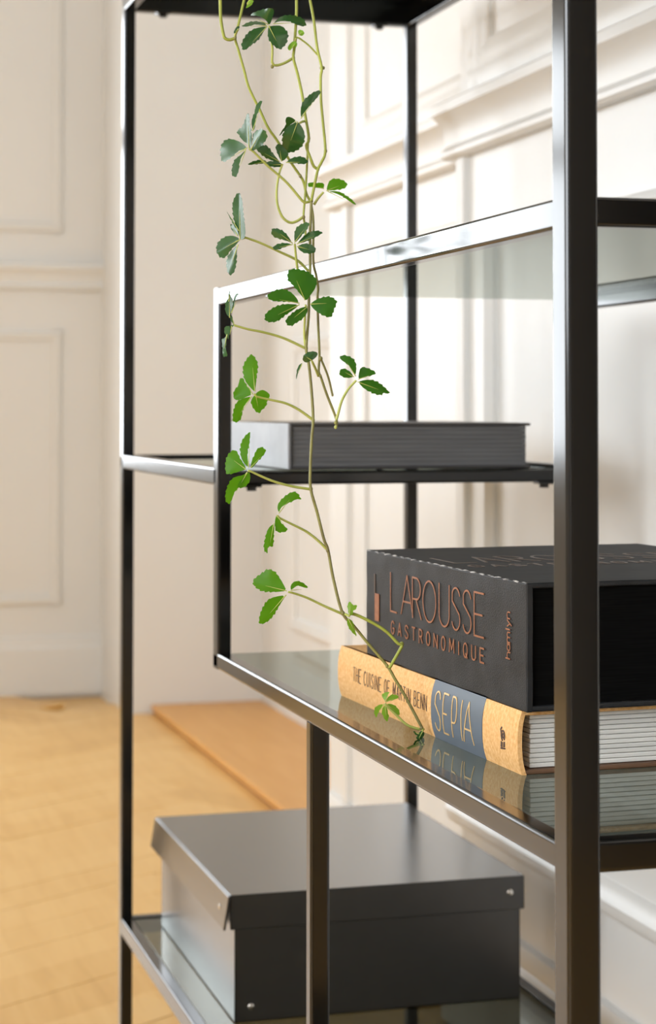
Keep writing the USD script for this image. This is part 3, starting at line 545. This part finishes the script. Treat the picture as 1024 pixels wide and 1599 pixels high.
# leaves: hub, petiole, depth offset, material, leaflets [(outline, tilt, twist, fold, curl)]
FC = (0.15, 0.15, 0.25, 0.1)
LEAVES = [
 ((419.8, 40), [(420, 40), (425, 75), (425, 98), (432, 102), (445, 98), (457, 91)], -.010, 'leaf', [
  (c1([(455, 195), (440, 165), (380, 125), (300, 125), (345, 95), (430, 68), (490, 65), (503, 90), (495, 120), (470, 195)]), .2, .5, .2, .4),
  (c1([(440, 205), (400, 200), (350, 195), (300, 212), (235, 215), (265, 190), (320, 168), (390, 172), (430, 185)]), .2, -1.0, .3, .3),
  (c1([(445, 212), (415, 255), (380, 320), (320, 360), (262, 410), (240, 380), (240, 340), (280, 270), (330, 232), (400, 215)]), .3, .3, .3, .2),
  (c1([(460, 210), (450, 240), (452, 310), (480, 350), (520, 385), (555, 398), (580, 370), (605, 345), (610, 300), (618, 280), (600, 240), (560, 205), (510, 203)]), .3, .1, .15, .3),
  (c1([(495, 190), (520, 160), (555, 130), (610, 118), (680, 125), (730, 145), (758, 180), (752, 215), (700, 205), (640, 180), (600, 168), (540, 170)]), .2, .4, .3, .5)]),
 ((372, 45), [(372, 45), (368, 52), (367, 58)], -.006, 'leaf', [(c1([(230, 215), (210, 205), (185, 235), (175, 270), (195, 262), (215, 235)]), .1, .4, .2, 0)]),
 ((388.6, 232.8), [(389, 233), (394.5, 235.7), (418, 259), (447, 284.5), (472, 313.7), (478, 316), (485, 314)], -.014, 'leaf', [
  (c2([(285, 465), (240, 420), (160, 392), (120, 395), (90, 420), (72, 460), (72, 530), (85, 585), (130, 565), (190, 520), (210, 490), (270, 475)]), -.8, .3, .5, .2),
  (c2([(275, 480), (230, 525), (180, 560), (160, 640), (165, 690), (195, 705), (220, 650), (228, 560), (270, 490)]), -.2, -.9, .3, .1),
  (c2([(300, 470), (290, 430), (255, 415), (205, 345), (205, 325), (245, 300), (265, 250), (290, 175), (305, 215), (310, 290), (325, 360), (325, 420), (312, 470)]), .2, .9, .4, .2),
  (c2([(330, 330), (318, 250), (345, 180), (355, 120), (410, 75), (400, 120), (365, 200), (350, 250), (350, 310)]), .1, .9, .3, .2),
  (c2([(315, 480), (330, 420), (330, 350), (370, 320), (410, 310), (440, 340), (450, 380), (430, 410), (410, 445), (370, 470), (330, 490)]), .3, 1.0, .6, .4)]),
 ((441, 254), [(441, 256), (436, 270), (432, 295), (433, 319), (441, 339), (453, 347.6), (464, 345), (474, 338)], -.006, 'leaf', [
  (c2([(545, 575), (500, 520), (460, 460), (430, 440), (380, 448), (350, 470), (380, 500), (420, 540), (480, 565), (530, 585)]), .3, .2, .2, .2),
  (c2([(570, 600), (560, 620), (480, 618), (435, 600), (440, 575), (490, 570), (540, 575)]), .5, .3, .2, .2),
  (c2([(440, 575), (430, 565), (380, 560), (320, 575), (282, 605), (340, 598), (430, 590)]), .2, .8, .2, .2),
  (c2([(560, 575), (540, 540), (515, 480), (512, 445), (540, 432), (570, 440), (600, 480), (620, 515), (590, 560)]), .2, .1, .2, .1),
  (c2([(595, 582), (640, 545), (710, 530), (750, 545), (780, 580), (740, 598), (680, 590), (620, 588)]), .3, .5, .2, .3)]),
 ((467.7, 191.8), [(468, 192), (472, 190), (477, 189)], -.012, 'leaf', [
  (c2([(690, 255), (620, 285), (575, 330), (562, 400), (570, 460), (600, 500), (640, 505), (690, 485), (730, 450), (748, 400), (745, 340), (720, 290)]), .2, .05, .12, .5),
  (c2([(680, 250), (640, 220), (600, 215), (590, 250), (600, 280), (560, 330), (535, 385), (580, 330), (630, 280)]), -.3, 1.6, .3, .2),
  (c2([(715, 230), (712, 160), (725, 100), (770, 50), (830, 10), (885, 5), (850, 60), (800, 115), (760, 160), (735, 190)]), .2, -.9, .8, .2)]),
 ((505.5, 300), [(505, 300), (497, 309), (490, 319.6)], -.004, 'leaf_mid', [
  (c3([(560, 400), (570, 350), (590, 310), (630, 298), (690, 310), (725, 335), (728, 365), (690, 388), (620, 395)]), .2, .1, .15, .2),
  (c3([(570, 402), (660, 400), (720, 435), (780, 480), (803, 520), (760, 495), (700, 450), (640, 420)]), .2, .9, .2, .3),
  (c3([(540, 380), (545, 335), (480, 335), (420, 330), (405, 365), (460, 372), (510, 375)]), .1, .5, .1, .2)]),
 ((376.6, 374), [(377, 373), (382.5, 371), (408, 380), (437, 393.5), (464.5, 407), (482, 424)], -.016, 'leaf', [
  (c4([(280, 430), (255, 340), (225, 260), (215, 150), (240, 80), (275, 45), (300, 120), (305, 200), (318, 300), (325, 390), (310, 430)]), .1, .9, .4, .1),
  (c4([(270, 360), (230, 320), (190, 240), (165, 185), (180, 215), (225, 280), (265, 340)]), .1, .8, .2, .1),
  (c4([(260, 400), (235, 385), (205, 340), (200, 300), (240, 320), (270, 380)]), .1, 1.2, .2, .1),
  (c4([(280, 430), (240, 400), (170, 400), (110, 440), (90, 480), (90, 535), (130, 585), (170, 570), (210, 510), (260, 460)]), -.7, .3, .4, .2),
  (c4([(265, 470), (220, 510), (175, 570), (168, 640), (185, 710), (215, 715), (240, 680), (255, 600), (255, 500)]), .1, -.9, .4, .1)]),
 ((459.6, 380.8), [(460, 381), (462.6, 407), (465.5, 424.8), (472, 438), (480, 446)], -.012, 'leaf', [
  (c4([(700, 460), (650, 380), (600, 345), (540, 338), (525, 370), (545, 410), (590, 425), (650, 440)]), .3, .2, .2, .3),
  (c4([(700, 470), (640, 455), (570, 465), (530, 505), (580, 515), (640, 490)]), .3, -.3, .3, .2),
  (c4([(715, 455), (712, 380), (730, 330), (790, 295), (835, 290), (830, 330), (790, 380), (740, 440)]), .2, .9, .4, .2),
  (c4([(735, 465), (780, 410), (830, 370), (890, 355), (950, 372), (900, 405), (840, 435), (780, 455)]), .3, .5, .3, .3),
  (c4([(735, 485), (790, 460), (840, 465), (880, 490), (890, 525), (850, 545), (790, 540), (755, 515)]), .3, .1, .2, .3)]),
 ((477, 475), [(477, 476), (476, 494), (475, 520), (477, 543)], -.012, 'leaf_green', [
  (c5([(615, 440), (560, 370), (500, 300), (470, 265), (438, 240), (442, 150), (480, 125), (560, 130), (640, 150), (690, 185), (725, 220), (738, 260), (715, 330), (670, 390), (640, 435)]), .2, .1, .15, .15),
  (c5([(560, 470), (480, 460), (400, 455), (290, 450), (235, 415), (245, 380), (310, 340), (380, 325), (450, 340), (520, 400)]), .2, .2, .15, .15),
  (c5([(560, 485), (510, 530), (420, 590), (350, 650), (270, 665), (215, 645), (210, 590), (250, 545), (330, 495), (420, 475)]), .3, .1, .15, .15),
  (c5([(640, 505), (640, 570), (580, 640), (520, 670), (480, 705), (425, 680), (420, 640), (450, 600), (520, 540), (590, 510)]), .6, .4, .2, .2),
  (c5([(665, 480), (720, 435), (790, 408), (870, 400), (930, 440), (935, 465), (905, 540), (880, 615), (820, 605), (760, 575), (700, 530)]), .4, .4, .2, .2)]),
 ((365.8, 508), [(366, 508), (387, 514), (411, 518.8), (442.5, 528), (477, 544)], -.010, 'leaf', [
  (b5([(350, 690), (270, 600), (260, 450), (280, 370), (330, 330), (345, 240), (370, 260), (400, 320), (420, 400), (380, 560)]), .1, .95, .4, .1),
  (b5([(335, 380), (325, 360), (330, 220), (365, 155), (350, 250), (345, 340)]), .1, .6, .2, .1),
  (b5([(380, 600), (400, 480), (425, 350), (455, 230), (550, 225), (490, 270), (450, 360), (430, 480), (410, 560)]), .1, .9, .3, .1),
  (b5([(390, 850), (250, 720), (330, 720), (345, 860), (380, 920), (340, 980), (330, 1130), (310, 1080), (250, 1000), (245, 850)]), .1, -.95, .4, .1),
  (b5([(300, 1010), (240, 1100), (190, 1080), (215, 1250), (215, 1440), (320, 1440), (270, 1280), (290, 1150)]), .1, -.95, .4, .1),
  (b5([(440, 840), (340, 700), (380, 610), (410, 700), (445, 820), (390, 890), (345, 830)]), .1, .3, .1, .1)]),
 ((397, 614.7), [(397, 615), (400, 619), (421, 624), (445.5, 629.7), (466.6, 640), (489, 656)], -.008, 'leaf_mid', [
  (c7([(315, 400), (245, 320), (225, 260), (220, 190), (245, 130), (298, 65), (340, 115), (360, 170), (350, 250), (340, 330), (330, 405)]), -.2, .2, .15, .1),
  (c7([(310, 430), (240, 460), (170, 490), (135, 460), (140, 400), (185, 350), (190, 300), (220, 275), (250, 340)]), -.3, .1, .15, .1),
  (c7([(300, 450), (260, 500), (230, 540), (210, 640), (195, 670), (140, 685), (128, 640), (140, 560), (170, 490), (240, 460)]), -.2, .2, .15, .1),
  (c7([(335, 430), (300, 470), (290, 510), (330, 580), (370, 605), (390, 570), (430, 540), (440, 490), (468, 440), (440, 410), (395, 388), (350, 410)]), -.1, .1, .15, .1)]),
 ((387, 734.7), [(387, 735), (391, 736), (424, 750.5), (454, 759), (485, 764)], -.008, 'leaf_mid', [
  (c8([(270, 400), (225, 350), (200, 290), (195, 220), (220, 140), (290, 70), (285, 150), (280, 200), (262, 280), (268, 340)]), -.2, .2, .15, .1),
  (c8([(290, 400), (300, 340), (330, 270), (350, 230), (390, 212), (437, 245), (390, 310), (340, 360), (310, 400)]), -.2, .2, .15, .1),
  (c8([(250, 415), (190, 435), (90, 465), (68, 440), (65, 370), (80, 290), (135, 240), (170, 250), (200, 320), (240, 380)]), -.3, .1, .15, .1),
  (c8([(260, 440), (220, 470), (170, 475), (120, 500), (85, 560), (65, 640), (68, 700), (100, 730), (125, 690), (150, 610), (200, 570)]), -.2, .2, .15, .1),
  (c8([(285, 440), (290, 510), (265, 550), (240, 575), (180, 585), (175, 545), (215, 500), (260, 445)]), .1, .1, .15, .1)]),
 ((433, 804.7), [(433, 805), (435, 808), (452.5, 817), (477.5, 829.7), (496, 843.8), (511.5, 859)], -.008, 'leaf_mid', [
  (b1([(290, 330), (270, 260), (310, 190), (400, 120), (460, 112), (490, 145), (520, 195), (470, 185), (420, 215), (360, 240), (310, 270)]), .1, .5, .2, .3),
  (b1([(240, 430), (180, 480), (150, 580), (133, 690), (180, 745), (175, 660), (235, 670), (240, 560), (245, 470)]), .1, .2, .4, .1),
  (b1([(265, 350), (250, 400), (250, 480), (265, 515), (320, 525), (390, 500), (340, 450), (310, 420), (290, 370)]), .4, .6, .3, .2)]),
 ((450, 924.5), [(450, 924.5), (454, 925), (478, 933), (506.5, 946.5), (534, 958.5)], -.008, 'leaf_mid', [
  (b2([(385, 300), (300, 310), (170, 310), (100, 265), (80, 225), (95, 190), (165, 140), (215, 100), (280, 125), (310, 165), (350, 230)]), -.3, .1, .12, .1),
  (b2([(380, 335), (320, 430), (270, 520), (210, 580), (145, 600), (135, 570), (150, 490), (200, 390), (260, 355)]), -.2, .1, .12, .1),
  (b2([(420, 295), (418, 250), (455, 210), (510, 215), (560, 250), (578, 280), (530, 268), (480, 250), (440, 280)]), .2, .6, .3, .4)]),
 ((545, 962), [(545, 962), (541, 960), (536, 958)], -.008, 'leaf_young', [
  (b3([(165, 270), (150, 230), (140, 150), (175, 115), (190, 160), (240, 155), (235, 200), (200, 210), (200, 250)]), .3, .5, .4, .5),
  (b3([(150, 290), (200, 320), (215, 400), (240, 475), (195, 440), (150, 380), (135, 320)]), .2, .6, .5, .2)]),
 ((601, 1098.7), [(601, 1099), (604, 1103), (617, 1115), (635.6, 1132), (655, 1139)], -.004, 'leaf_young', [
  (b4([(265, 300), (225, 240), (220, 210), (260, 180), (330, 170), (300, 220)]), .2, .3, .3, .2),
  (b4([(270, 310), (310, 230), (380, 200), (465, 240), (400, 275), (330, 295)]), .2, .3, .3, .2),
  (b4([(280, 335), (350, 330), (420, 370), (460, 430), (460, 485), (400, 475), (360, 420)]), .1, .3, .3, .2),
  (b4([(265, 345), (225, 400), (220, 460), (260, 540), (290, 580), (320, 510), (300, 440), (290, 380)]), .1, .2, .3, .2),
  (b4([(250, 335), (180, 345), (120, 390), (120, 470), (150, 525), (175, 450), (220, 380)]), .1, .3, .3, .2)]),
 ((659, 1141), [(659, 1141), (661, 1139), (658, 1136)], -.004, 'leaf', [
  (b4([(740, 690), (690, 760), (630, 850), (670, 880), (720, 840), (800, 740), (770, 690)]), .1, .3, .5, .2),
  (b4([(720, 735), (680, 760), (635, 700), (660, 690), (690, 740)]), .1, .3, .2, .2)]),
 ((493, 577), [(487, 564), (493, 577), (497, 587)], -.012, 'leaf', [
  (c6([(290, 155), (230, 142), (170, 175), (165, 220), (190, 240), (240, 220), (280, 190)]), .2, .7, .8, .4),
  (c6([(165, 235), (125, 265), (110, 370), (118, 370), (130, 310), (160, 250)]), .1, -.95, .3, .2)]),
 ((556, 594), [(556, 594), (543.5, 608), (533.7, 625.5), (528, 645), (525, 656)], -.004, 'leaf_green', [
  (c6([(590, 345), (560, 300), (530, 255), (480, 220), (458, 200), (480, 173), (540, 185), (580, 210), (598, 260)]), .2, .3, .2, .2),
  (c6([(575, 350), (530, 362), (490, 355), (455, 330), (465, 295), (490, 280), (530, 295), (560, 325)]), .2, .2, .3, .2),
  (c6([(610, 370), (615, 320), (630, 270), (680, 275), (765, 318), (720, 340), (660, 355)]), .2, .3, .2, .2),
  (c6([(605, 390), (660, 375), (720, 372), (770, 390), (820, 430), (875, 490), (805, 478), (800, 500), (740, 490), (660, 450)]), .2, .2, .3, .2)]),
 ((460, 72), [(462, 60), (461, 66), (460, 74)], -.008, 'leaf_young', [
  (c1([(690, 250), (705, 235), (735, 245), (745, 268), (725, 290), (700, 280)]), .2, .4, .6, .2), (c1([(680, 330), (650, 330), (625, 350), (605, 385), (625, 410), (650, 380), (690, 370)]), .2, .5, .6, .2)]),
 ((387, 6), [(393, -4), (389, 3), (387, 6)], -.006, 'leaf_young', [(c1([(340, 0), (300, 0), (285, 40), (270, 72), (310, 50), (330, 30)]), .1, .4, .4, .1)]),
]
for li, (hub, pet, off, mt, lfs) in enumerate(LEAVES):
    Yh = depth_at(hub[1]) + off
    Sp = spline(pet, 3.0); n = len(Sp)
    P = np.array([at(x, y, Yh + (depth_at(y)-Yh)*(k/max(1, n-1))**1.0) for k, (x, y) in enumerate(Sp)])
    built = [leaflet(o, hub, Yh, *prm, seed=li*7+k, turned=hub[0] in (388.6, 376.6, 365.8)) for k, (o, *prm) in enumerate(lfs)]
    stalk = cat_([tube(P, 1.7*PXM, 8, 2.2*PXM)] + [b for _, b in built])
    lf = obj('leaf', stalk, M['stalk'], vine, smooth=True)
    for m, _ in built: obj('leaflet', m, M[mt], lf, smooth=True)

# the pot the vine grows from, on the top shelf above the frame
pt = thing('plant_pot', 'grey clay pot on the top glass shelf', 'pot', tuple(POT))
pr = np.array([(0, 0), (.045, 0), (.050, .004), (.062, .085), (.066, .090), (.066, .096), (.060, .096), (.056, .080), (0, .078)])
obj('pot_body', trimesh.creation.revolve(pr, sections=40), M['pot'], pt, smooth=40)
so = trimesh.creation.cylinder(.056, .006, sections=40); so.apply_translation((0, 0, .081)); obj('soil', so, M['soil'], pt)
